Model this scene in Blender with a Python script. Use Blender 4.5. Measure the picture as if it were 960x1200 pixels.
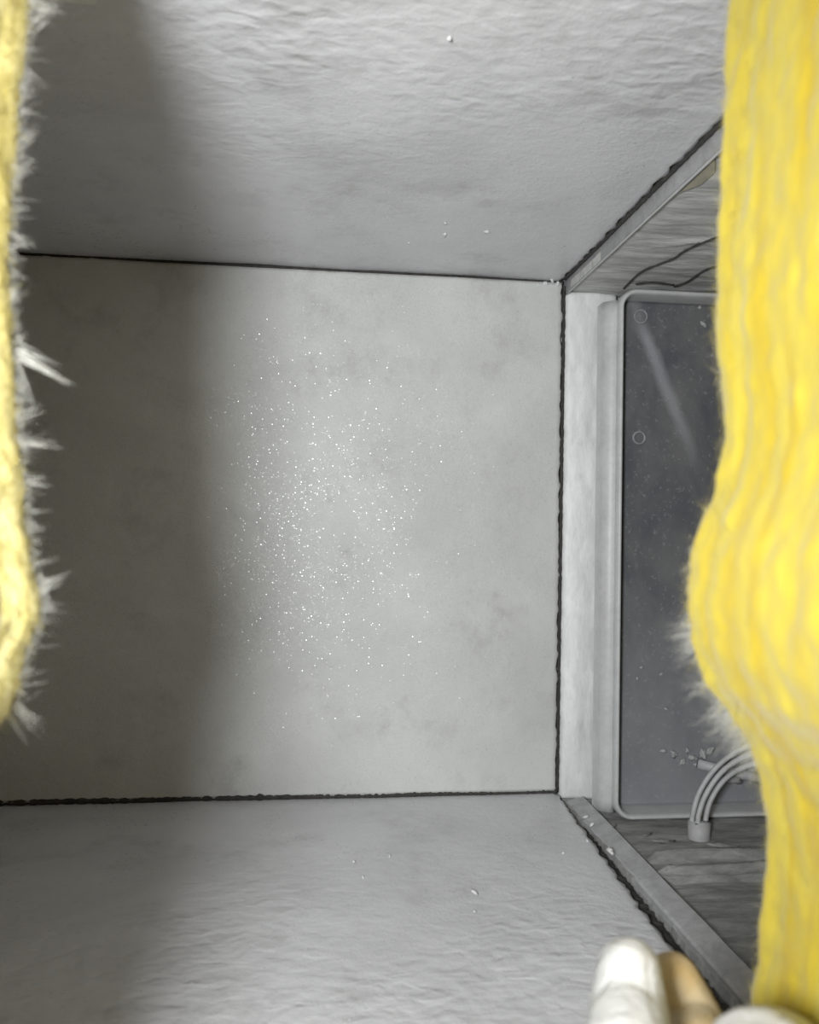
import bpy, bmesh, math, random
from mathutils import Vector, Matrix, noise

for o in list(bpy.data.objects):
    bpy.data.objects.remove(o)
scene = bpy.context.scene
COL = scene.collection
random.seed(7)

# ------------------------------------------------------------------ camera
F = 930.0                                  # focal length in pixels of a 960x1200 frame
yaw, pitch, roll = math.atan(105 / F), math.atan(16 / F), 0.0155
fwd = Vector((math.sin(yaw) * math.cos(pitch), math.cos(yaw) * math.cos(pitch), math.sin(pitch)))
r0 = fwd.cross(Vector((0, 0, 1))).normalized()
u0 = r0.cross(fwd).normalized()
right = (r0 * math.cos(roll) + u0 * math.sin(roll)).normalized()
up = right.cross(fwd).normalized()
CAM = Vector((0, 0, 0.2065))               # metres above the duct floor


def ray(px, py):
    return fwd + right * ((px - 480) / F) + up * (-(py - 600) / F)


def on_y(px, py, y):
    d = ray(px, py)
    return CAM + d * ((y - CAM.y) / d.y)


def on_z(px, py, z):
    d = ray(px, py)
    return CAM + d * ((z - CAM.z) / d.z)


cam_d = bpy.data.cameras.new('camera')
cam = bpy.data.objects.new('camera', cam_d)
COL.objects.link(cam)
cam.matrix_world = Matrix(((right.x, up.x, -fwd.x, CAM.x), (right.y, up.y, -fwd.y, CAM.y),
                           (right.z, up.z, -fwd.z, CAM.z), (0, 0, 0, 1)))
cam_d.sensor_fit = 'HORIZONTAL'
cam_d.sensor_width = 36
cam_d.lens = 36 * F / 960
cam_d.clip_start = 0.005
cam_d.dof.use_dof = True
cam_d.dof.focus_distance = 0.58
cam_d.dof.aperture_fstop = 15
scene.camera = cam

# ------------------------------------------------------------------ world, light, exposure
w = bpy.data.worlds.new('world')
scene.world = w
w.use_nodes = True
w.node_tree.nodes['Background'].inputs[0].default_value = (1.0, 0.83, 0.62, 1)
w.node_tree.nodes['Background'].inputs[1].default_value = 0.35

ld = bpy.data.lights.new('torch', 'SPOT')
ld.energy = 9.8
ld.color = (0.95, 0.975, 1.0)
ld.shadow_soft_size = 0.030
ld.spot_size = math.radians(108)
ld.spot_blend = 0.95
lo = bpy.data.objects.new('torch', ld)
COL.objects.link(lo)
lo.location = (-0.084, -0.05, CAM.z + 0.016)
lo.rotation_euler = (Vector((0.09, 0.62, 0.212)) - lo.location).to_track_quat('-Z', 'Y').to_euler()

scene.view_settings.view_transform = 'Standard'
scene.view_settings.look = 'None'
scene.view_settings.gamma = 1
scene.view_settings.use_curve_mapping = False
scene.view_settings.exposure = 0.37

# ------------------------------------------------------------------ helpers


def link(name, me, mat=None, parent=None, kind=None, label=None, cat=None, group=None, smooth=True):
    o = bpy.data.objects.new(name, me)
    COL.objects.link(o)
    if mat:
        me.materials.append(mat)
    if smooth and len(me.polygons):
        me.polygons.foreach_set('use_smooth', [True] * len(me.polygons))
    if parent:
        o.parent = parent
        o.matrix_parent_inverse = Matrix.Translation(-parent.location)
    if kind:
        o['kind'] = kind
    if label:
        o['label'] = label
    if cat:
        o['category'] = cat
    if group:
        o['group'] = group
    return o


def empty(name, loc, label, cat, group=None):
    o = bpy.data.objects.new(name, None)
    o.empty_display_size = 0.02
    COL.objects.link(o)
    o.location = loc
    o['label'] = label
    o['category'] = cat
    o['kind'] = 'thing'
    if group:
        o['group'] = group
    return o


def mesh(verts, faces):
    me = bpy.data.meshes.new('mesh')
    me.from_pydata([tuple(v) for v in verts], [], faces)
    me.validate()
    me.update()
    return me


def grid_mesh(nu, nv, fn, back=None):
    """fn(i/nu, j/nv) -> Vector. With back (a Vector) the sheet gets thickness."""
    V = [fn(i / nu, j / nv) for j in range(nv + 1) for i in range(nu + 1)]
    W = nu + 1
    FC = [(j * W + i, j * W + i + 1, (j + 1) * W + i + 1, (j + 1) * W + i) for j in range(nv) for i in range(nu)]
    if back is not None:
        b = Vector(back)
        loop = [i for i in range(W)] + [j * W + nu for j in range(1, nv + 1)] + \
               [nv * W + i for i in range(nu - 1, -1, -1)] + [j * W for j in range(nv - 1, 0, -1)]
        n0 = len(V)
        V += [V[k] + b for k in loop]
        n = len(loop)
        for k in range(n):
            k2 = (k + 1) % n
            FC.append((loop[k2], loop[k], n0 + k, n0 + k2))
        FC.append(tuple(n0 + k for k in range(n)))
    return mesh(V, FC)


def tube_mesh(pts, radii, sides=10, cap=True):
    V, FC = [], []
    pts = [Vector(p) for p in pts]
    n = len(pts)
    ref = None
    for k, p in enumerate(pts):
        t = (pts[min(k + 1, n - 1)] - pts[max(k - 1, 0)]).normalized()
        if ref is None:
            ref = t.orthogonal().normalized()
        ref = (ref - t * ref.dot(t)).normalized()
        b = t.cross(ref)
        r = radii[k] if isinstance(radii, (list, tuple)) else radii
        for s in range(sides):
            a = 2 * math.pi * s / sides
            V.append(p + (ref * math.cos(a) + b * math.sin(a)) * r)
    for k in range(n - 1):
        for s in range(sides):
            s2 = (s + 1) % sides
            FC.append((k * sides + s, k * sides + s2, (k + 1) * sides + s2, (k + 1) * sides + s))
    if cap:
        FC.append(tuple(range(sides - 1, -1, -1)))
        FC.append(tuple((n - 1) * sides + s for s in range(sides)))
    return mesh(V, FC)


def catmull(P, n=8):
    P = [Vector(p) for p in P]
    Q = [P[0] * 2 - P[1]] + P + [P[-1] * 2 - P[-2]]
    out = []
    for i in range(1, len(Q) - 2):
        a, b, c, d = Q[i - 1:i + 3]
        for k in range(n):
            t = k / n
            out.append(0.5 * (2 * b + (c - a) * t + (2 * a - 5 * b + 4 * c - d) * t * t + (3 * b - a - 3 * c + d) * t ** 3))
    out.append(P[-1])
    return out


def nz(x, y, z=0.0):
    return noise.noise(Vector((x, y, z)))


def fbm(x, y, z=0.0, o=4):
    return sum(nz(x * 2 ** k, y * 2 ** k, z + 7.3 * k) / 2 ** k for k in range(o))


def lump_mesh(r, seed, flat=(1, 1, 1), sub=2, rough=0.45):
    bm = bmesh.new()
    bmesh.ops.create_icosphere(bm, subdivisions=sub, radius=1)
    for v in bm.verts:
        k = 1 + rough * fbm(v.co.x * 1.7 + seed, v.co.y * 1.7, v.co.z * 1.7, 2)
        v.co = Vector((v.co.x * flat[0], v.co.y * flat[1], v.co.z * flat[2])) * r * k
    me = bpy.data.meshes.new('mesh')
    bm.to_mesh(me)
    bm.free()
    return me


# ------------------------------------------------------------------ materials


class NT:
    def __init__(self, name):
        self.m = bpy.data.materials.new(name)
        self.m.use_nodes = True
        self.t = self.m.node_tree
        self.p = self.t.nodes['Principled BSDF']
        self.co = self.t.nodes.new('ShaderNodeTexCoord').outputs['Object']

    def n(self, kind, **kw):
        nd = self.t.nodes.new(kind)
        for k, v in kw.items():
            if k in nd.inputs:
                s = nd.inputs[k]
                if hasattr(v, 'is_output'):
                    self.t.links.new(v, s)
                else:
                    s.default_value = v
            else:
                setattr(nd, k, v)
        return nd

    def lk(self, a, b):
        self.t.links.new(a, b)

    def mapped(self, scale, loc=(0, 0, 0), rot=(0, 0, 0), src=None):
        return self.n('ShaderNodeMapping', Vector=src or self.co, Scale=scale, Location=loc, Rotation=rot).outputs[0]

    def noise(self, vec, scale, detail=3, rough=0.55, dist=0.0):
        return self.n('ShaderNodeTexNoise', Vector=vec, Scale=scale, Detail=detail, Roughness=rough, Distortion=dist).outputs[0]

    def ramp(self, fac, stops):
        nd = self.n('ShaderNodeValToRGB', Fac=fac)
        e = nd.color_ramp.elements
        while len(e) < len(stops):
            e.new(0.5)
        for el, (p, c) in zip(e, stops):
            el.position = p
            el.color = (c, c, c, 1) if isinstance(c, (int, float)) else (*c, 1)
        return nd.outputs[0]

    def mix(self, fac, a, b, mode='MIX'):
        nd = self.t.nodes.new('ShaderNodeMix')
        nd.data_type = 'RGBA'
        nd.blend_type = mode
        for s, v in ((0, fac), (6, a), (7, b)):
            if hasattr(v, 'is_output'):
                self.lk(v, nd.inputs[s])
            elif s == 0:
                nd.inputs[0].default_value = v
            else:
                nd.inputs[s].default_value = (*v, 1)
        return nd.outputs[2]

    def _math(self, op, a, b=0.0):
        nd = self.t.nodes.new('ShaderNodeMath')
        nd.operation = op
        for s, v in ((0, a), (1, b)):
            if hasattr(v, 'is_output'):
                self.lk(v, nd.inputs[s])
            else:
                nd.inputs[s].default_value = v
        return nd.outputs[0]

    def bump(self, h, strength, dist, normal=None):
        nd = self.n('ShaderNodeBump', Height=h, Strength=strength, Distance=dist)
        if normal:
            self.lk(normal, nd.inputs['Normal'])
        return nd.outputs[0]

    def col(self, c):
        if hasattr(c, 'is_output'):
            self.lk(c, self.p.inputs['Base Color'])
        else:
            self.p.inputs['Base Color'].default_value = (*c, 1)

    def set(self, **kw):
        for k, v in kw.items():
            s = self.p.inputs[k.replace('_', ' ')]
            if hasattr(v, 'is_output'):
                self.lk(v, s)
            else:
                s.default_value = v


def liner(name, base, dirt, ripple_axis, ripple, rough, glint, tilt, dens, gate_y=(0.36, 0.46)):
    """coated grey duct liner: mottled film, dirt smudges, ripples and a fine sparkling grain"""
    t = NT(name)
    big = t.noise(t.co, 9, 4, 0.6, 0.4)
    mid = t.noise(t.co, 38, 5, 0.65)
    c = t.mix(t.ramp(big, [(0.3, 0.0), (0.72, 1.0)]), tuple(x * 0.88 for x in base), tuple(x * 1.08 for x in base))
    smudge = t._math('MULTIPLY', t.ramp(t.noise(t.mapped((1, 1, 1), (3.1, 1.7, 5.2)), 15, 5, 0.7), [(0.52, 0.0), (0.72, 1.0)]),
                     t.ramp(mid, [(0.4, 0.2), (0.65, 1.0)]))
    c = t.mix(t._math('MULTIPLY', smudge, 0.75), c, dirt)
    spk = t.ramp(t.noise(t.co, 420, 2, 0.6), [(0.62, 0.0), (0.74, 1.0)])
    c = t.mix(t._math('MULTIPLY', spk, 0.22), c, dirt)
    t.col(c)
    t.p.inputs['Specular IOR Level'].default_value = 0.45
    rp = t.noise(t.mapped(ripple_axis), 1.0, 1.0, 0.4, 0.35)
    mask = t.ramp(t.noise(t.mapped((1, 1, 1), (8, 2, 4)), 6, 2, 0.5), [(0.36, 0.15), (0.56, 1.0)])
    gate = t.ramp(t.n('ShaderNodeSeparateXYZ', Vector=t.co).outputs[1], [(gate_y[0], 1.0), (gate_y[1], 0.12)])
    h = t._math('MULTIPLY', t._math('MULTIPLY', rp, mask), gate)
    nrm = t.bump(h, 1.0, ripple)
    nrm = t.bump(t.noise(t.co, 150, 3, 0.6), 0.6, 0.0005, nrm)
    nrm = t.bump(t.noise(t.co, 520, 2, 0.6), 0.7, 0.00025, nrm)
    # tiny glassy grains set in the coating, each tilted its own way
    vo = t.n('ShaderNodeTexVoronoi', Vector=t.co, Scale=glint, Randomness=1.0)
    dot = t.ramp(vo.outputs['Distance'], [(0.30, 1.0), (0.42, 0.0)])
    patch = t.ramp(t.noise(t.mapped((1, 1, 1), (1.3, 4.2, 7.7)), 24, 4, 0.7), [(0.40, 0.0), (0.60, 1.0)])
    wn = t.n('ShaderNodeTexWhiteNoise', Vector=t.n('ShaderNodeMapping', Vector=vo.outputs['Color'], Scale=(3.0, 5.0, 7.0)).outputs[0]).outputs['Value']
    on = t._math('GREATER_THAN', t._math('MULTIPLY', wn, patch), dens)
    gm = t._math('MULTIPLY', dot, on)
    off = t.n('ShaderNodeVectorMath', operation='SUBTRACT')
    wc = t.n('ShaderNodeTexWhiteNoise', Vector=vo.outputs['Color']).outputs['Color']
    av = t.n('ShaderNodeVectorMath', operation='ADD')
    t.lk(vo.outputs['Color'], av.inputs[0])
    t.lk(wc, av.inputs[1])
    hv = t.n('ShaderNodeVectorMath', operation='SCALE')
    t.lk(av.outputs[0], hv.inputs[0])
    hv.inputs['Scale'].default_value = 0.5
    t.lk(hv.outputs[0], off.inputs[0])
    off.inputs[1].default_value = (0.5, 0.5, 0.5)
    sc = t.n('ShaderNodeVectorMath', operation='SCALE')
    t.lk(off.outputs[0], sc.inputs[0])
    sc.inputs['Scale'].default_value = tilt
    geo = t.n('ShaderNodeNewGeometry')
    ad = t.n('ShaderNodeVectorMath', operation='ADD')
    t.lk(geo.outputs['Normal'], ad.inputs[0])
    t.lk(sc.outputs[0], ad.inputs[1])
    nn = t.n('ShaderNodeVectorMath', operation='NORMALIZE')
    t.lk(ad.outputs[0], nn.inputs[0])
    mv = t.t.nodes.new('ShaderNodeMix')
    mv.data_type = 'VECTOR'
    t.lk(gm, mv.inputs[0])
    t.lk(nrm, mv.inputs[4])
    t.lk(nn.outputs[0], mv.inputs[5])
    t.set(Normal=mv.outputs[1])
    rr = t.n('ShaderNodeMapRange', Value=gm)
    rr.inputs['To Min'].default_value = rough
    rr.inputs['To Max'].default_value = 0.2
    t.set(Roughness=rr.outputs[0])
    return t.m


M_back = liner('grey_liner_back', (0.60, 0.605, 0.59), (0.33, 0.325, 0.315), (60, 60, 60), 0.0003, 0.62, 760, 0.48, 0.07)
M_ceil = liner('grey_liner_ceiling', (0.70, 0.70, 0.72), (0.38, 0.375, 0.375), (85, 125, 85), 0.0017, 0.33, 420, 0.16, 0.7)
M_floor = liner('grey_liner_floor', (0.68, 0.68, 0.695), (0.38, 0.375, 0.375), (85, 120, 85), 0.0016, 0.36, 420, 0.16, 0.7, (0.42, 0.54))


def grimy(name, base, dirt, rough=0.6, metal=0.0, sc=60, bump=0.0006, stretch=(1, 1, 1), amt=0.8):
    t = NT(name)
    v = t.mapped(stretch)
    a = t.noise(v, sc, 5, 0.65, 0.3)
    b = t.noise(v, sc * 5, 3, 0.6)
    c = t.mix(t._math('MULTIPLY', t.ramp(a, [(0.35, 0.0), (0.68, 1.0)]), amt), base, dirt)
    c = t.mix(t._math('MULTIPLY', t.ramp(b, [(0.5, 0.0), (0.72, 1.0)]), 0.35), c, dirt)
    t.col(c)
    t.set(Roughness=rough, Metallic=metal, Normal=t.bump(a, 0.8, bump, t.bump(b, 0.6, bump * 0.4)))
    return t.m


M_seam = grimy('black_grime', (0.03, 0.028, 0.026), (0.075, 0.072, 0.068), 0.9, sc=200, bump=0.001)
M_strip = grimy('pale_foil_strip', (0.84, 0.85, 0.845), (0.58, 0.58, 0.58), 0.5, sc=70, bump=0.0008, stretch=(1, 1, 0.35), amt=0.6)
M_flange = grimy('galvanised_flange', (0.50, 0.50, 0.51), (0.30, 0.30, 0.30), 0.5, 0.1, 80, 0.0003)
M_cabtop = grimy('dirty_cabinet_top', (0.72, 0.725, 0.71), (0.36, 0.36, 0.345), 0.7, sc=50, bump=0.0014, stretch=(0.5, 2.2, 1))
M_cabfloor = grimy('dirty_cabinet_base', (0.34, 0.34, 0.33), (0.14, 0.14, 0.137), 0.65, sc=55, bump=0.0016, stretch=(0.7, 2.0, 1))
M_rim = grimy('grey_plastic_rim', (0.52, 0.525, 0.525), (0.36, 0.36, 0.36), 0.45, sc=60, bump=0.0002, amt=0.5)
M_ring = grimy('dusty_ring', (0.30, 0.31, 0.32), (0.14, 0.145, 0.15), 0.5, sc=150, bump=0.0003)
M_sleeve = grimy('grey_sleeve', (0.40, 0.40, 0.40), (0.27, 0.27, 0.27), 0.6, sc=90, bump=0.0003, amt=0.5)
M_wire = grimy('grey_wire', (0.46, 0.46, 0.47), (0.3, 0.3, 0.3), 0.5, sc=120, bump=0.0002, amt=0.5)
M_flake = grimy('pale_flake', (0.75, 0.75, 0.75), (0.55, 0.55, 0.55), 0.5, sc=200, bump=0.0006)
M_tape = grimy('beige_tape', (0.50, 0.47, 0.37), (0.30, 0.28, 0.22), 0.6, sc=90, bump=0.0004, amt=0.5)
M_foil = grimy('white_foil', (0.92, 0.92, 0.90), (0.7, 0.7, 0.68), 0.5, 0.0, 120, 0.0006, amt=0.4)
M_shell = grimy('dark_liner', (0.30, 0.29, 0.27), (0.2, 0.19, 0.18), 0.8, sc=30, bump=0.001)

t = NT('dark_dusty_panel')
dust = t.ramp(t.noise(t.mapped((1, 1, 0.6)), 22, 5, 0.65, 0.5), [(0.38, 0.0), (0.75, 1.0)])
speck = t.ramp(t.noise(t.co, 330, 2, 0.7), [(0.60, 0.0), (0.72, 1.0)])
settle = t.ramp(t._math('ADD', t.n('ShaderNodeSeparateXYZ', Vector=t.co).outputs[2], t._math('MULTIPLY', t.noise(t.co, 18, 4, 0.6), 0.16)), [(0.06, 1.0), (0.26, 0.0)])
c = t.mix(t._math('MULTIPLY', dust, 0.8), (0.095, 0.099, 0.110), (0.20, 0.198, 0.19))
c = t.mix(t._math('MULTIPLY', settle, 0.75), c, (0.30, 0.305, 0.322))
# reflection streak painted into the colour, slanting down from the upper corner
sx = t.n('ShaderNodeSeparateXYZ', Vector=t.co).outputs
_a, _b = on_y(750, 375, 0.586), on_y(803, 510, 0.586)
REFX, REFZ, REFK = _a.x, _a.z, (_b.x - _a.x) / (_a.z - _b.z)
dz = t._math('SUBTRACT', REFZ, sx[2])
cx = t._math('SUBTRACT', t._math('SUBTRACT', sx[0], REFX), t._math('MULTIPLY', dz, REFK))
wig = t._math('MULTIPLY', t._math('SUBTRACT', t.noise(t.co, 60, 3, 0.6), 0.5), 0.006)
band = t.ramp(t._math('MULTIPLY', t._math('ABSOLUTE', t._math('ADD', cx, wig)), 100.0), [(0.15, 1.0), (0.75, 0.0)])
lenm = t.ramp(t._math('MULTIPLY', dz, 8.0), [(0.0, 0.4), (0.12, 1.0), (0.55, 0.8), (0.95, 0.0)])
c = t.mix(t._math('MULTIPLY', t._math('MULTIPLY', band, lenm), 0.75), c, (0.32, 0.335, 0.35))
c = t.mix(t._math('MULTIPLY', speck, 0.30), c, (0.42, 0.43, 0.45))
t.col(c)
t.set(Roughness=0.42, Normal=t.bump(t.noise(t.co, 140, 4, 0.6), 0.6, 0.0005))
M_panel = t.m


def wool(name, pale, mid, deep):
    t = NT(name)
    layers = t.noise(t.mapped((30, 190, 9)), 1.0, 4, 0.6, 0.35)
    broad = t.noise(t.mapped((20, 105, 5), (2, 5, 1)), 1.0, 3, 0.55, 0.3)
    c = t.mix(t.ramp(layers, [(0.30, 0.0), (0.70, 1.0)]), mid, pale)
    c = t.mix(t._math('MULTIPLY', t.ramp(broad, [(0.48, 0.0), (0.66, 1.0)]), 0.8), c, deep)
    clump = t.noise(t.co, 55, 4, 0.6)
    c = t.mix(t._math('MULTIPLY', t.ramp(clump, [(0.55, 0.0), (0.75, 1.0)]), 0.5), c, pale)
    t.col(c)
    fine = t.noise(t.mapped((220, 1100, 90)), 1.0, 3, 0.65, 0.4)
    nrm = t.bump(layers, 0.35, 0.0008, t.bump(fine, 0.6, 0.0004))
    t.set(Roughness=0.95, Normal=nrm)
    t.p.inputs['Specular IOR Level'].default_value = 0.1
    t.p.inputs['Sheen Weight'].default_value = 0.15
    return t.m


M_woolR = wool('yellow_fiberglass', (0.375, 0.310, 0.050), (0.36, 0.282, 0.025), (0.335, 0.237, 0.008))
M_woolL = wool('pale_yellow_fiberglass', (0.76, 0.73, 0.46), (0.73, 0.66, 0.27), (0.64, 0.53, 0.12))


def fibre(name, colr):
    t = NT(name)
    t.col(colr)
    t.set(Roughness=0.6)
    return t.m


M_fuzzY = fibre('yellow_fibre', (0.40, 0.335, 0.09))
M_fuzzW = fibre('white_fibre', (0.48, 0.475, 0.43))

t = NT('white_latex_glove')
wr = t.noise(t.mapped((130, 130, 45), (0, 0, 0), (0.2, 0.3, 0.2)), 1.0, 3, 0.55, 1.2)
t.col(t.mix(t.noise(t.co, 60, 3, 0.5), (0.40, 0.40, 0.39), (0.45, 0.45, 0.44)))
t.set(Roughness=0.45, Normal=t.bump(wr, 0.9, 0.0020))
M_glove = t.m

t = NT('tan_bounce_glove')  # glove latex with the tan of bounced light put into its colour
t.col(t.mix(t.ramp(t.noise(t.co, 70, 4, 0.6), [(0.4, 0.0), (0.65, 1.0)]), (0.40, 0.29, 0.14), (0.43, 0.36, 0.24)))
t.set(Roughness=0.5, Normal=t.bump(t.noise(t.co, 120, 3, 0.6), 0.7, 0.0012))
M_tan_bounce = t.m

# ------------------------------------------------------------------ the duct shell
D = 0.62
P_tr = on_y(658, 328, D)
P_br = on_y(656, 930, D)
XR = (P_tr.x + P_br.x) / 2
ZF = P_br.z                      # about 0
ZC = P_tr.z
XL = -0.36
print('XR', XR, 'ZF', ZF, 'ZC', ZC)


def edge_rag(a, d, amp, seed):
    """ragged inward offset for a board edge; a runs along the edge, d is distance from the edge"""
    return amp * (0.5 + 0.8 * fbm(a * 70, seed, 0, 3)) * max(0, 1 - d / 0.004)


GAPT, GAPB, GAPR = 0.0030, 0.0030, 0.0022


def back_fn(u, v):
    x0, x1, z0, z1 = XL, XR, ZF, ZC
    # finer rows at the borders
    x = x0 + (x1 - x0) * u
    z = z0 + (z1 - z0) * v
    if v == 1:
        z -= GAPT * (0.55 + 0.45 * (x - XL) / (XR - XL)) + max(-0.001, 0.0015 * fbm(x * 90, 1.0, 0, 3))
    if v == 0:
        z += GAPB + 0.004 * max(0, (0.05 - x)) / 0.4 + max(-0.001, 0.0011 * fbm(x * 90, 4.0, 0, 3))
    if u == 1:
        x -= GAPR * 0.4 + max(-0.001, 0.0018 * fbm(z * 110, 9.0, 0, 4))
    y = D + 0.0008 * fbm(x * 9, z * 9, 2.0, 3) + 0.0002 * nz(x * 120, z * 120)
    if v in (0, 1) or u == 1:
        y += 0.0018
    return Vector((x, y, z))


wall_back = link('wall_back', grid_mesh(230, 170, back_fn, (0, 0.02, 0)), M_back, kind='structure',
                 label='flat grey coated duct wall facing the viewer, sparkling left of its middle')


def ceil_fn(u, v):
    x = XL + (XR - 0.0015 - XL) * u
    y = 0.10 + (D + 0.004 - 0.10) * v
    if u == 1:
        x -= max(-0.0012, 0.0022 * fbm(y * 90, 3.0, 0, 4))
    z = ZC + 0.0009 * fbm(x * 8, y * 8, 5.0, 3)
    if u == 1:
        z += 0.001
    return Vector((x, y, z))


ceiling = link('ceiling', grid_mesh(190, 180, ceil_fn, (0, 0, 0.02)), M_ceil, kind='structure',
               label='rippled grey coated duct top sloping away above the back wall')


def floor_fn(u, v):
    y = 0.10 + (D + 0.004 - 0.10) * v
    # the right edge runs clear of the rail, further away towards the viewer
    xe = XR - 0.001 - 0.012 * max(0, (0.60 - y)) / 0.25
    x = XL + (xe - XL) * u
    if u == 1:
        x -= max(-0.0018, 0.0034 * fbm(y * 80, 6.0, 0, 4))
    z = ZF + 0.0009 * fbm(x * 8, y * 8, 11.0, 3)
    if u == 1:
        z -= 0.001
    return Vector((x, y, z))


floor = link('floor', grid_mesh(190, 190, floor_fn, (0, 0, -0.02)), M_floor, kind='structure',
             label='rippled grey coated duct bottom with a torn right edge')

link('wall_left', grid_mesh(10, 10, lambda u, v: Vector((XL, 0.10 + 0.56 * u, ZF - 0.02 + (ZC - ZF + 0.04) * v)), (-0.02, 0, 0)),
     M_shell, kind='structure', label='grey duct side wall hidden behind the left insulation')


def seam(pts, wdt, thick, parent, nrm):
    """a lumpy bead of black grime lying in a joint"""
    pts = [Vector(p) for p in pts]
    n = 320
    P = []
    R = []
    for k in range(n + 1):
        s = k / n * (len(pts) - 1)
        i = min(int(s), len(pts) - 2)
        p = pts[i].lerp(pts[i + 1], s - i)
        L = (pts[-1] - pts[0]).length
        P.append(p)
        R.append(wdt * (1 + 0.3 * fbm(k / n * L * 260, wdt * 1e4, 0, 3)))
    return link('joint_sealant', tube_mesh(P, R, 6), M_seam, parent, label='black grimy joint line')


seam([(XL, D + 0.003, ZC - 0.0005), (XR, D + 0.003, ZC - 0.0015)], 0.0019, 0, wall_back, None)
seam([(XL, D + 0.003, ZF + 0.0035), (0, D + 0.003, ZF + 0.002), (XR, D + 0.003, ZF + 0.0012)], 0.0036, 0, wall_back, None)
seam([(XR + 0.0008, D + 0.0035, ZF), (XR + 0.0015, D + 0.0035, ZC - 0.004)], 0.0013, 0, wall_back, None)
seam([(XR + 0.0012, 0.10, ZC + 0.0015), (XR + 0.0012, D, ZC + 0.0015)], 0.0017, 0, ceiling, None)

# unseen dark plates added behind the joints to stop light leaking in
def plate(x0, x1, y0, y1, z0, z1, parent):
    V = [Vector((x, y, z)) for z in (z0, z1) for y in (y0, y1) for x in (x0, x1)]
    link('added_joint_backing', mesh(V, [(0, 2, 3, 1), (4, 5, 7, 6), (0, 1, 5, 4), (2, 6, 7, 3), (0, 4, 6, 2), (1, 3, 7, 5)]), M_seam, parent, smooth=False)


plate(XL - 0.02, 0.56, D + 0.045, D + 0.05, ZF - 0.03, ZC + 0.03, wall_back)
plate(XL - 0.02, 0.56, 0.205, D + 0.05, ZC + 0.024, ZC + 0.028, ceiling)
plate(XL - 0.02, 0.56, 0.205, D + 0.05, ZF - 0.028, ZF - 0.024, floor)

# torn flakes and lumps of mastic stuck on the boards
flake_meshes = []
for s in range(5):
    flake_meshes.append(lump_mesh(0.0022, s * 3.7, (1.2, 1.0, 0.45), 1, 0.9))


def flake(p, parent, k, sc=1.0, rot=(0, 0, 0)):
    o = link('mastic_flake', flake_meshes[k % 5], None, parent)
    o.location = Vector(p)
    o.rotation_euler = rot
    o.scale = (sc, sc, sc)
    if not flake_meshes[k % 5].materials:
        flake_meshes[k % 5].materials.append(M_flake)
    return o


for k, (px, py, sc) in enumerate([(571, 272, 1.1), (522, 262, 0.6), (521, 275, 0.7), (527, 45, 0.5), (480, 285, 0.5)]):
    flake(on_z(px, py, ZC - 0.0003), ceiling, k, sc, (0.3 * k, 0.2, k))
for k, (px, py, sc) in enumerate([(557, 1046, 1.1), (556, 1068, 0.5), (686, 958, 1.0), (694, 966, 1.0), (714, 997, 1.0), (718, 1000, 0.8),
                                  (688, 985, 0.7), (660, 1000, 0.4), (457, 1003, 0.5), (425, 1028, 0.5), (415, 1010, 0.5)]):
    flake(on_z(px, py, ZF + 0.0006), floor, k, sc, (0.2 * k, 0.5, 1.3 * k))
for k, (px, py, sc) in enumerate([(640, 332, 1.0), (647, 329, 1.1), (653, 333, 0.9), (631, 333, 0.6), (610, 331, 0.5)]):
    flake(on_y(px, py, D + 0.0003), wall_back, k, sc, (1.2, 0.4 * k, k))

# strip of white tape left on the duct top, seen at the upper left corner
ft = [on_z(46, -34, ZC - 0.003), on_z(116, -30, ZC - 0.003), on_z(113, 6, ZC - 0.004), on_z(88, 4, ZC - 0.003), on_z(64, 2, ZC - 0.003), on_z(44, 9, ZC - 0.004)]
nf = len(ft)
link('tape_strip', mesh(ft + [p + Vector((0, 0, 0.0012)) for p in ft],
                        [tuple(range(nf)), tuple(range(2 * nf - 1, nf - 1, -1))] + [(i, i + nf, (i + 1) % nf + nf, (i + 1) % nf) for i in range(nf)]),
     M_foil, ceiling, smooth=False, label='torn strip of white tape')

# ------------------------------------------------------------------ coil cabinet to the right
cab = empty('coil_cabinet', (0.32, 0.50, ZF - 0.012), 'dirty grey metal cabinet opening off the right side of the duct', 'cabinet')
XE = 0.55
ZT = ZC - 0.0085                 # cabinet top, lower than the duct top
YB = 0.632


def top_fn(u, v):
    x = XR + 0.0035 + (XE - XR) * u
    y = 0.21 + (YB - 0.21) * v
    z = ZT + 0.0010 * fbm(x * 25, y * 60, 1, 3)
    # wrinkles of the torn lining running obliquely across
    for (a, b, hgt) in ((0.53, 0.55, 0.0015),):
        d = y - (a - (x - XR) * b + 0.012 * nz(x * 30, a * 40))
        amp = min(1, max(0, (x - XR - 0.015) / 0.03))
        z -= amp * hgt * (math.exp(-(d / 0.006) ** 2) if d < 0 else math.exp(-(d / 0.0016) ** 2))
    return Vector((x, y, z))


link('top_panel', grid_mesh(110, 220, top_fn, (0, 0, 0.006)), M_cabtop, cab)
# upper flange: vertical lip with a bright lower bead
fl = link('top_flange', grid_mesh(3, 60, lambda u, v: Vector((XR + 0.0032 + 0.0004 * math.sin(v * 9), 0.21 + (YB - 0.21) * v,
                                                             ZC + 0.003 - (ZC + 0.003 - ZT + 0.0012) * u)), (0.0022, 0, 0)), M_flange, cab, smooth=False)
link('flange_bead', tube_mesh([(XR + 0.0034, 0.21 + 0.42 * k / 30, ZT - 0.0022 + 0.0003 * nz(k * 0.7, 1)) for k in range(31)], 0.0009, 6), M_rim, fl)
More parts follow.
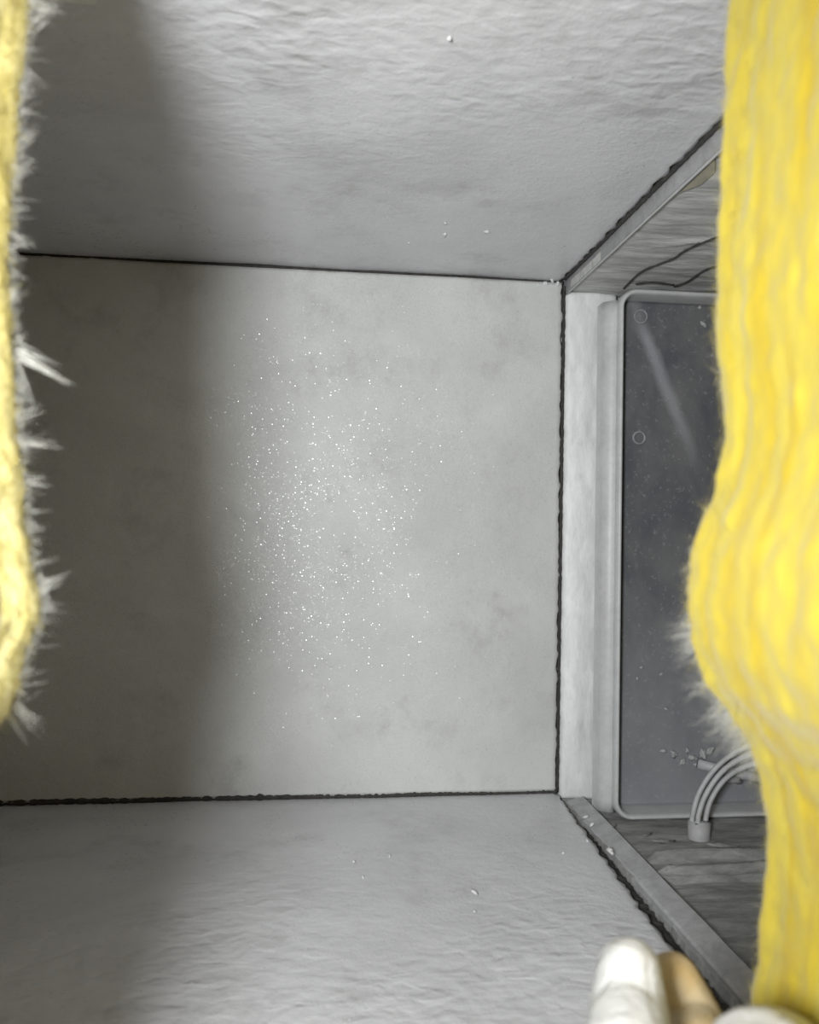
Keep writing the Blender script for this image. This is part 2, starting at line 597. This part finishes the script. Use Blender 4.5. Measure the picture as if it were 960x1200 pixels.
# scrap of tape under the flange
tp = [on_z(797, 226, ZT - 0.0015), on_z(838, 186, ZT - 0.0015), on_z(838, 202, ZT - 0.0015), on_z(822, 216, ZT - 0.0015)]
link('tape_scrap', mesh([p for p in tp] + [p + Vector((0, 0, 0.0008)) for p in tp],
                        [(0, 1, 2, 3), (7, 6, 5, 4), (0, 4, 5, 1), (1, 5, 6, 2), (2, 6, 7, 3), (3, 7, 4, 0)]), M_tape, cab, smooth=False,
     label='beige scrap of tape')

for pts in ([(731, 338), (750, 320), (772, 310), (790, 303), (803, 294), (830, 282), (860, 272)], [(790, 336), (806, 330), (828, 316), (850, 310)],
            [(745, 333), (765, 331), (790, 334)]):
    P = catmull([on_z(a, b_, ZT - 0.0016) for a, b_ in pts], 6)
    link('lining_crack', tube_mesh(P, [0.0011 * (0.6 + 0.6 * abs(nz(k * 0.6, 3))) for k in range(len(P))], 6), M_seam, cab)

# vertical lining strip beside the back wall
XS = on_y(712, 650, D).x


def strip_fn(u, v):
    x = XR + 0.0025 + (XS + 0.004 - XR) * u
    z = ZF - 0.004 + (ZT - ZF + 0.003) * v
    y = D + 0.003 - 0.004 * math.sin(math.pi * min(1, u * 1.02)) ** 0.6 + 0.0014 * fbm(x * 60, z * 26, 3, 4)
    if u == 0:
        x += 0.0016 * fbm(z * 90, 2, 0, 3)
        y += 0.002
    return Vector((x, y, z))


link('lining_strip', grid_mesh(20, 170, strip_fn, (0, 0.006, 0)), M_strip, cab, label='pale crinkled vertical strip')
link('back_panel', grid_mesh(4, 4, lambda u, v: Vector((XR + (XE - XR) * u, YB + 0.004, ZF - 0.02 + (ZC - ZF + 0.03) * v)), (0, 0.004, 0)), M_cabtop, cab)
link('side_panel', grid_mesh(4, 4, lambda u, v: Vector((XE, 0.205 + 0.43 * u, ZF - 0.02 + (ZC - ZF + 0.03) * v)), (0.004, 0, 0)), M_cabtop, cab)

ZB = ZF - 0.004


def base_fn(u, v):
    x = XR + 0.004 + (XE - XR) * u
    y = 0.21 + (YB - 0.21) * v
    z = ZB + 0.0009 * fbm(x * 30, y * 70, 4, 3)
    if y < 0.475:
        z -= 0.003 + 0.0018 * abs(nz(x * 22 + y * 18, y * 90, 2))
    # long low ridge across the base
    for (yc, hgt, wd) in ((0.502, 0.006, 0.004), (0.484, 0.0045, 0.0026)):
        d = y - yc - 0.003 * nz(x * 25, yc * 30)
        z += hgt * math.exp(-(d / wd) ** 2) * min(1, max(0, (x - XR - 0.024) / 0.006))
    return Vector((x, y, z))


link('base_panel', grid_mesh(110, 240, base_fn, (0, 0, -0.006)), M_cabfloor, cab)


def rail_fn(u, v):
    y = 0.21 + (0.612 - 0.21) * v
    prof = [(0.0035, -0.016), (0.005, -0.0035), (0.0062, -0.002), (0.0185, 0.0012), (0.0195, -0.0005), (0.0235, -0.006)]
    i = min(int(u * 5), 4)
    f = u * 5 - i
    x = prof[i][0] * (1 - f) + prof[i + 1][0] * f
    z = prof[i][1] * (1 - f) + prof[i + 1][1] * f
    return Vector((XR + x + 0.0003 * fbm(y * 20, 3, 0, 2), y, ZF + z - 0.001 + 0.0002 * fbm(y * 30, x * 90, 0, 3)))


link('bottom_rail', grid_mesh(5, 110, rail_fn), M_flange, cab, smooth=False)
sm = seam([(XR - 0.002, 0.56, ZF - 0.009), (XR - 0.008, 0.21, ZF - 0.016)], 0.006, 0, cab, None)
# torn fibres and a curl of foil lying at the rail
cm = lump_mesh(0.0035, 2.2, (3.4, 0.5, 0.45), 2, 1.0)
cm.materials.append(M_cabfloor)
for k, (px, py, sc, rz) in enumerate([(780, 986, 0.9, 0.3), (760, 978, 0.7, 0.8), (850, 992, 1.1, 0.1), (800, 1001, 0.7, -0.1), (720, 968, 0.6, 0.9)]):
    o = link('debris_scrap', cm, None, cab)
    p = on_z(px, py, ZB + 0.001)
    o.location = p
    o.rotation_euler = (0.1 * k, 0.2, rz)
    o.scale = (sc, sc, sc)

# ------------------------------------------------------------------ dark panel with rounded rim
YP = 0.566
pTL = on_y(727, 337, YP)
pBL = on_y(722, 972, YP)
px0, px1 = (pTL.x + pBL.x) / 2, 0.43
pz0, pz1 = max(pBL.z, ZB + 0.0015), pTL.z
pan = empty('access_panel', ((px0 + px1) / 2, YP, pz0), 'dark dusty recessed panel with a rounded grey rim', 'panel')
RC = 0.014


def rrect(inset, y, n=8):
    a0, a1, b0, b1 = px0 + inset, px1 - inset, pz0 + inset, pz1 - inset
    r = max(0.004, RC - inset)
    out = []
    for (cx, cz, s) in ((a1 - r, b1 - r, 0), (a0 + r, b1 - r, 1), (a0 + r, b0 + r, 2), (a1 - r, b0 + r, 3)):
        for k in range(n + 1):
            a = math.pi / 2 * (s + k / n)
            out.append(Vector((cx + r * math.cos(a), y, cz + r * math.sin(a))))
    return out


def rings(specs, fill=False):
    V, FC = [], []
    for (i, y) in specs:
        V += rrect(i, y)
    n = len(V) // len(specs)
    for k in range(len(specs) - 1):
        for s in range(n):
            s2 = (s + 1) % n
            FC.append((k * n + s, k * n + s2, (k + 1) * n + s2, (k + 1) * n + s))
    if fill:
        FC.append(tuple((len(specs) - 1) * n + s for s in range(n)))
    return mesh(V, FC)


link('rim', rings([(-0.0005, YP + 0.012), (-0.0005, YP + 0.003), (0.0004, YP + 0.0008), (0.0016, YP), (0.0028, YP + 0.0008),
                   (0.0036, YP + 0.003), (0.0042, YP + 0.018)]), M_rim, pan)
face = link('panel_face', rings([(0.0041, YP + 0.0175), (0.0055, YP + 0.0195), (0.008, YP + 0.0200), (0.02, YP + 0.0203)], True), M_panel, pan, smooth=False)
YFc = YP + 0.0200
flx = on_y(708, 650, YP + 0.004).x
link('side_flange', grid_mesh(4, 40, lambda u, v: Vector((flx + (px0 + 0.001 - flx) * u, YP + 0.006 + 0.006 * (1 - u) ** 3,
                                                         pz0 + 0.004 + (pz1 - pz0 - 0.012) * v)), (0, 0.012, 0)), M_rim, pan)


def ring_boss(px, py, R, r, nm):
    c = on_y(px, py, YFc)
    P = [c + Vector((R * math.cos(a * math.pi / 12), -0.0002, R * math.sin(a * math.pi / 12))) for a in range(24)]
    P.append(P[0])
    P.append(P[1])
    link(nm, tube_mesh(P, r, 6, False), M_ring, pan)


ring_boss(749, 513, 0.0046, 0.0010, 'ring_boss')
ring_boss(751, 371, 0.0050, 0.0008, 'ring_boss')
lm = [lump_mesh(0.0026, 11 + s, (1.3, 0.5, 0.8), 3, 0.7) for s in range(3)]
for m_ in lm:
    m_.materials.append(M_sleeve)
for k, (px, py, sc) in enumerate([(778, 880, 0.7), (790, 884, 0.9), (800, 893, 0.8), (812, 888, 1.0), (824, 884, 1.2), (832, 880, 1.1), (818, 897, 0.9),
                                  (806, 880, 0.6), (775, 790, 0.4), (781, 831, 0.5), (747, 795, 0.4), (752, 782, 0.4), (825, 380, 0.8), (820, 360, 0.5)]):
    o = link('mastic_lump', lm[k % 3], None, pan)
    o.location = on_y(px, py, YFc - 0.0005)
    o.rotation_euler = (0, k * 1.1, 0)
    o.scale = (sc, sc, sc)

# ------------------------------------------------------------------ cable bundle
YW = 0.535
sb = on_y(819, 992, YW)
cb = empty('cable_bundle', (sb.x, YW, sb.z), 'grey sleeve with wires arching up beside the dark panel', 'cable')
st = on_y(819.5, 962, YW)
rs = 0.0076
link('sleeve', tube_mesh([sb + Vector((0, 0, -0.004)), sb, (sb + st) / 2, st + Vector((0, 0, -0.0006)), st + Vector((0, 0, 0.0001)), st + Vector((0, 0, -0.003))],
                         [rs * 1.05, rs * 1.02, rs, rs, rs * 0.9, rs * 0.84], 20), M_sleeve, cb)
for k, pts in enumerate([
        [(811, 970), (812, 955), (820, 928), (838, 901), (862, 882), (890, 870), (930, 868)],
        [(818, 970), (819, 955), (827, 932), (843, 908), (864, 891), (892, 880), (930, 880)],
        [(827, 970), (828, 955), (834, 936), (848, 915), (868, 901), (894, 893), (930, 896)]]):
    yy = YW + (0.001, -0.003, 0.001)[k]
    P = catmull([on_y(a, b_, yy) for a, b_ in pts], 7)
    link('wire', tube_mesh(P, 0.0018, 8), M_wire, cb)

pp = empty('drain_pipe', on_y(860, 910, 0.575), 'short grey pipe behind the arching wires', 'pipe')
link('pipe_body', tube_mesh([on_y(818, 895, 0.574), on_y(850, 903, 0.570), on_y(930, 922, 0.562)], 0.0036, 12), M_wire, pp)
link('pipe_collar', tube_mesh([on_y(850, 911, 0.566), on_y(866, 915, 0.566)], 0.0028, 12), M_sleeve, pp)

# ------------------------------------------------------------------ insulation around the opening


def interp(tab, y):
    if y <= tab[0][0]:
        return tab[0][1]
    for (a, b), (c, d) in zip(tab, tab[1:]):
        if y <= c:
            f = (y - a) / (c - a)
            f = f * f * (3 - 2 * f) * 0.5 + f * 0.5
            return b + (d - b) * f
    return tab[-1][1]


YI = 0.200
YO = 0.115
Lp = [(0, 44), (30, 40), (80, 35), (130, 29), (180, 27), (240, 21), (300, 19), (350, 21), (400, 24), (450, 25), (500, 28), (560, 34), (610, 36),
      (650, 43), (690, 53), (720, 54), (745, 45), (770, 34), (800, 31), (830, 19), (850, 4), (875, -18), (910, -34), (1000, -45), (1200, -45)]
Rp = [(0, 844), (100, 840), (200, 836), (300, 831), (400, 828), (450, 833), (490, 838), (525, 838), (570, 830), (615, 812), (655, 799), (700, 796),
      (745, 801), (790, 817), (835, 848), (870, 870), (910, 881), (970, 890), (1040, 886), (1100, 880), (1160, 871), (1200, 868)]
LX = sorted([(lambda p: (p.z, p.x))(on_y(x, y, YI)) for y, x in Lp])
RX = sorted([(lambda p: (p.z, p.x))(on_y(x, y, YI)) for y, x in Rp])


def slab(name, tab, sgn, xo, mat, slope, parent, seed):
    """sgn +1: solid on the right of its cut face, -1: on the left"""
    NZ = 380
    NS = 64
    z0, z1 = ZF - 0.02, ZC + 0.02
    V, FC = [], []
    for j in range(NZ + 1):
        z = z0 + (z1 - z0) * j / NZ
        row = []
        row.append(Vector((xo, YI, z)))
        x_f = interp(tab, z)
        for q in (0.10, 0.05, 0.025, 0.012):
            row.append(Vector((x_f + sgn * q, YI + 0.0012 * fbm(q * 60, z * 40, seed, 3), z)))
        for s in range(NS + 1):
            t_ = s / NS
            y = YI - (YI - YO) * t_
            dep = YI - y
            # far edge rounds off
            rnd = (0.005 if sgn > 0 else 0.0018) * max(0, 1 - dep / 0.006) ** 2
            rel = interp(tab, z + 0.15 * dep * nz(z * 12, seed))
            lay = 0.0004 * fbm(y * 180, z * 7, seed, 2) + 0.0008 * nz(y * 95 + 0.6 * nz(z * 14, seed), z * 10, seed + 3)
            tuft = 0.0008 * fbm(y * 150, z * 110, seed + 5, 3)
            x = rel * (1 - 0.0) + sgn * (rnd + slope * dep) + lay + tuft
            if sgn < 0 and y < 0.163:
                # low down an unseen lip is added, shaped to cast a straight shadow edge
                kk = min(1, max(0, (0.184 - z) / 0.012))
                lip = -0.084 + 0.0588 * (y + 0.05) + 0.0006 * nz(z * 40, y * 60)
                x = x + (max(x, lip) - x) * kk
            row.append(Vector((x, y + 0.0008 * nz(z * 60, y * 200, seed), z)))
        row.append(Vector((xo, YO, z)))
        V += row
        W = len(row)
    for j in range(NZ):
        for i in range(W - 1):
            FC.append((j * W + i, j * W + i + 1, (j + 1) * W + i + 1, (j + 1) * W + i))
        FC.append((j * W + W - 1, j * W, (j + 1) * W, (j + 1) * W + W - 1))
    FC.append(tuple(range(W)))
    FC.append(tuple(NZ * W + i for i in range(W - 1, -1, -1)))
    me = mesh(V, FC)
    bm = bmesh.new()
    bm.from_mesh(me)
    bmesh.ops.recalc_face_normals(bm, faces=bm.faces)
    bm.to_mesh(me)
    bm.free()
    return link(name, me, mat, parent)


def hairs(name, roots, mat, parent, sides=3, segs=4):
    """roots: (point, direction, length, radius, curl)"""
    V, FC = [], []
    for (p, d, L, r, curl) in roots:
        d = d.normalized()
        side = Vector((random.gauss(0, 1), random.gauss(0, 1), random.gauss(0, 1)))
        side = (side - d * side.dot(d)).normalized()
        ref = d.cross(side)
        b0 = len(V)
        for k in range(segs + 1):
            t_ = k / segs
            c = p + d * (L * t_) + side * (curl * L * t_ * t_)
            rr = r * (1 - 0.85 * t_)
            for s in range(sides):
                a = 2 * math.pi * s / sides
                V.append(c + (side * math.cos(a) + ref * math.sin(a)) * rr)
        for k in range(segs):
            for s in range(sides):
                s2 = (s + 1) % sides
                FC.append((b0 + k * sides + s, b0 + k * sides + s2, b0 + (k + 1) * sides + s2, b0 + (k + 1) * sides + s))
    return link(name, mesh(V, FC), mat, parent, kind='stuff')


R_ = random.uniform
inR = empty('insulation_slab', (0.13, 0.16, ZF), 'thick bright yellow fiberglass slab edge along the right of the opening', 'insulation', 'insulation slabs at the opening')
slab('batt', RX, 1, 0.60, M_woolR, 0.0, inR, 3.0)
inL = empty('insulation_slab', (-0.09, 0.16, ZF), 'pale yellow fiberglass slab edge with white fringe at the left of the opening', 'insulation', 'insulation slabs at the opening')
slab('batt', LX, -1, -0.40, M_woolL, 0.28, inL, 8.0)

# loose fibres: right
roots = []
for k in range(5200):
    z = R_(0.03, 0.38)
    y = YI - abs(random.gauss(0, 0.018))
    x = interp(RX, z) + (0.003 if y > YI - 0.003 else 0.0008)
    d = Vector((-1 + R_(-0.3, 0.6), R_(-0.4, 0.6), random.choice((-1, 1)) * R_(1.0, 4.5)))
    roots.append((Vector((x, y, z)), d, R_(0.002, 0.006), R_(0.00003, 0.00007), R_(-0.4, 0.4)))
hairs('loose_fibres', roots, M_fuzzY, inR)
roots = []
for (px, py, n, sp_, L) in ((800, 745, 120, 16, 0.010), (835, 835, 260, 22, 0.013), (860, 862, 120, 14, 0.010), (806, 640, 60, 26, 0.005), (826, 460, 30, 30, 0.004)):
    for k in range(n):
        p = on_y(px + R_(-6, 16), py + random.gauss(0, sp_), YI + R_(-0.004, 0.002))
        x = interp(RX, p.z) + 0.004
        roots.append((Vector((x, p.y, p.z)), Vector((R_(-1.2, 0.1), R_(-0.2, 0.7), R_(-1.3, 0.4))), R_(0.35, 1.0) * L, R_(0.00003, 0.00007), R_(-0.4, 0.4)))
hairs('white_fringe', roots, M_fuzzW, inR)

# loose fibres: left
roots = []
for k in range(3600):
    z = R_(0.05, 0.36)
    y = YI - abs(random.gauss(0, 0.012))
    x = interp(LX, z) - (0.003 if y > YI - 0.003 else 0.0) - 0.28 * (YI - y)
    d = Vector((1 + R_(-0.6, 0.3), R_(-0.3, 0.5), random.choice((-1, 1)) * R_(1.0, 4.5)))
    roots.append((Vector((x, y, z)), d, R_(0.002, 0.006), R_(0.00003, 0.00007), R_(-0.4, 0.4)))
hairs('loose_fibres', roots, M_fuzzY, inL)
roots = []
for k in range(2600):
    z = R_(0.115, 0.36)
    x = interp(LX, z) - R_(0.0006, 0.003)
    big = random.random() < 0.07
    d = Vector((1.0, R_(-0.3, 0.6), random.gauss(0, 0.35 if big else 1.6)))
    L = R_(0.003, 0.007) if big else R_(0.001, 0.0030)
    roots.append((Vector((x, YI + R_(-0.003, 0.0015), z)), d, L, R_(0.00004, 0.00009), R_(-0.5, 0.5)))
# tufts that stick out


def tuft(px0_, py0_, px1_, py1_, n, spread):
    a = on_y(px0_, py0_, YI)
    b_ = on_y(px1_, py1_, YI + 0.002)
    for k in range(n):
        e = b_ + Vector((random.gauss(0, spread), random.gauss(0, spread), random.gauss(0, spread)))
        st_ = a + Vector((R_(-0.002, 0), R_(-0.001, 0.001), R_(-0.0018, 0.0018)))
        roots.append((st_, e - st_, (e - a).length * R_(0.6, 1.0), R_(0.00006, 0.00013), R_(-0.12, 0.12)))


tuft(24, 416, 97, 456, 10, 0.0004)
tuft(26, 408, 74, 430, 6, 0.0010)
tuft(22, 492, 55, 478, 6, 0.0007)
tuft(26, 425, 42, 492, 5, 0.0012)
tuft(28, 515, 80, 524, 5, 0.0010)
tuft(30, 562, 66, 562, 7, 0.0012)
tuft(52, 690, 86, 674, 6, 0.0012)
tuft(52, 700, 68, 712, 7, 0.0008)
tuft(20, 822, 56, 856, 12, 0.0012)
tuft(12, 832, 38, 864, 10, 0.0012)
tuft(30, 605, 46, 626, 8, 0.0010)
tuft(24, 175, 52, 150, 10, 0.0009)
tuft(20, 205, 46, 182, 9, 0.0009)
tuft(26, 110, 52, 108, 7, 0.0009)
tuft(18, 240, 40, 250, 7, 0.0009)
tuft(16, 270, 42, 296, 7, 0.0009)
tuft(46, 30, 68, 18, 9, 0.0012)
tuft(48, 8, 80, 6, 9, 0.0012)
hairs('white_fringe', roots, M_fuzzW, inL)

# ------------------------------------------------------------------ gloved hand
person = empty('person', (0.10, 0.0, 0.0), 'hand in a white glove reaching up past the lower right insulation', 'person')


def capsule_chain(bm, pts, radii, sides=14, rings_=5):
    """smooth tapered chain closed by round ends"""
    P = catmull(pts, 5)
    n = len(P)
    RR = []
    for k in range(n):
        s = k / (n - 1) * (len(radii) - 1)
        i = min(int(s), len(radii) - 2)
        RR.append(radii[i] + (radii[i + 1] - radii[i]) * (s - i))
    t0 = (P[0] - P[1]).normalized()
    t1 = (P[-1] - P[-2]).normalized()
    ext0 = [(P[0] + t0 * RR[0] * math.sin(a), RR[0] * math.cos(a)) for a in [math.pi / 2 * k / rings_ * 0.96 for k in range(rings_, 0, -1)]]
    ext1 = [(P[-1] + t1 * RR[-1] * math.sin(a), RR[-1] * math.cos(a)) for a in [math.pi / 2 * k / rings_ * 0.96 for k in range(1, rings_ + 1)]]
    A = ext0 + list(zip(P, RR)) + ext1
    me = tube_mesh([a for a, _ in A], [b_ for _, b_ in A], sides)
    bm.from_mesh(me)
    bpy.data.meshes.remove(me)


bm = bmesh.new()
# palm centre and knuckles, below the picture
tipM = on_y(738, 1139, 0.186)
m1 = on_y(738, 1190, 0.180)
m2 = on_y(752, 1290, 0.163)
kM = Vector((0.078, 0.120, 0.035))
capsule_chain(bm, [kM, m2, m1, tipM], [0.0105, 0.0098, 0.0094, 0.0078])
tipI = on_y(790, 1150, 0.206)
i1 = on_y(812, 1205, 0.200)
i2 = on_y(838, 1300, 0.176)
kI = Vector((0.094, 0.122, 0.033))
capsule_chain(bm, [kI, i2, i1, tipI], [0.0103, 0.0095, 0.009, 0.0074])
tipT = on_y(916, 1254, 0.160)
t1_ = on_y(914, 1350, 0.138)
kT = Vector((0.093, 0.078, 0.008))
capsule_chain(bm, [kT, t1_, tipT], [0.0125, 0.0124, 0.0118])
kR = Vector((0.060, 0.116, 0.030))
capsule_chain(bm, [kR, Vector((0.055, 0.150, 0.050)), Vector((0.058, 0.136, 0.074)), Vector((0.062, 0.112, 0.066))], [0.0098, 0.0092, 0.0085, 0.0072])
kP = Vector((0.043, 0.106, 0.024))
capsule_chain(bm, [kP, Vector((0.037, 0.130, 0.044)), Vector((0.040, 0.118, 0.062)), Vector((0.044, 0.098, 0.056))], [0.0086, 0.0080, 0.0074, 0.0064])
wr = Vector((0.072, 0.040, -0.035))
for k_, r_ in ((kM, 0.0135), (kI, 0.013), (kR, 0.0125), (kP, 0.0115), (kT, 0.0135)):
    capsule_chain(bm, [wr + (k_ - wr) * 0.06, wr.lerp(k_, 0.5), k_], [0.019, 0.0155, r_])
capsule_chain(bm, [wr, Vector((0.076, -0.02, -0.075)), Vector((0.085, -0.13, -0.13))], [0.0235, 0.028, 0.036])
me = bpy.data.meshes.new('mesh')
bm.to_mesh(me)
bm.free()
tmp = bpy.data.objects.new('tmp', me)
COL.objects.link(tmp)
md = tmp.modifiers.new('r', 'REMESH')
md.mode = 'VOXEL'
md.voxel_size = 0.0011
ms = tmp.modifiers.new('s', 'SMOOTH')
ms.factor = 0.5
ms.iterations = 6
dg = bpy.context.evaluated_depsgraph_get()
hm = bpy.data.meshes.new_from_object(tmp.evaluated_get(dg))
bpy.data.objects.remove(tmp)
gh = link('gloved_hand', hm, M_glove, person)
hm.materials.append(M_tan_bounce)


def seg_dist(p, chain):
    best = 1e9
    for a, b_ in zip(chain, chain[1:]):
        f = max(0.0, min(1.0, (p - a).dot(b_ - a) / (b_ - a).length_squared))
        best = min(best, (p - a - (b_ - a) * f).length)
    return best


cI, cM, cT = catmull([kI, i2, i1, tipI], 4), catmull([kM, m2, m1, tipM], 4), catmull([kT, t1_, tipT], 4)
for pl in hm.polygons:                       # bounced warm shade painted tan on the finger behind, tip to knuckle
    p = pl.center
    if p.z > 0.045:
        d_ = seg_dist(p, cI) + 0.0012 * nz(p.x * 300, p.z * 300, p.y * 300)
        if d_ < seg_dist(p, cM) and d_ < seg_dist(p, cT):
            pl.material_index = 1
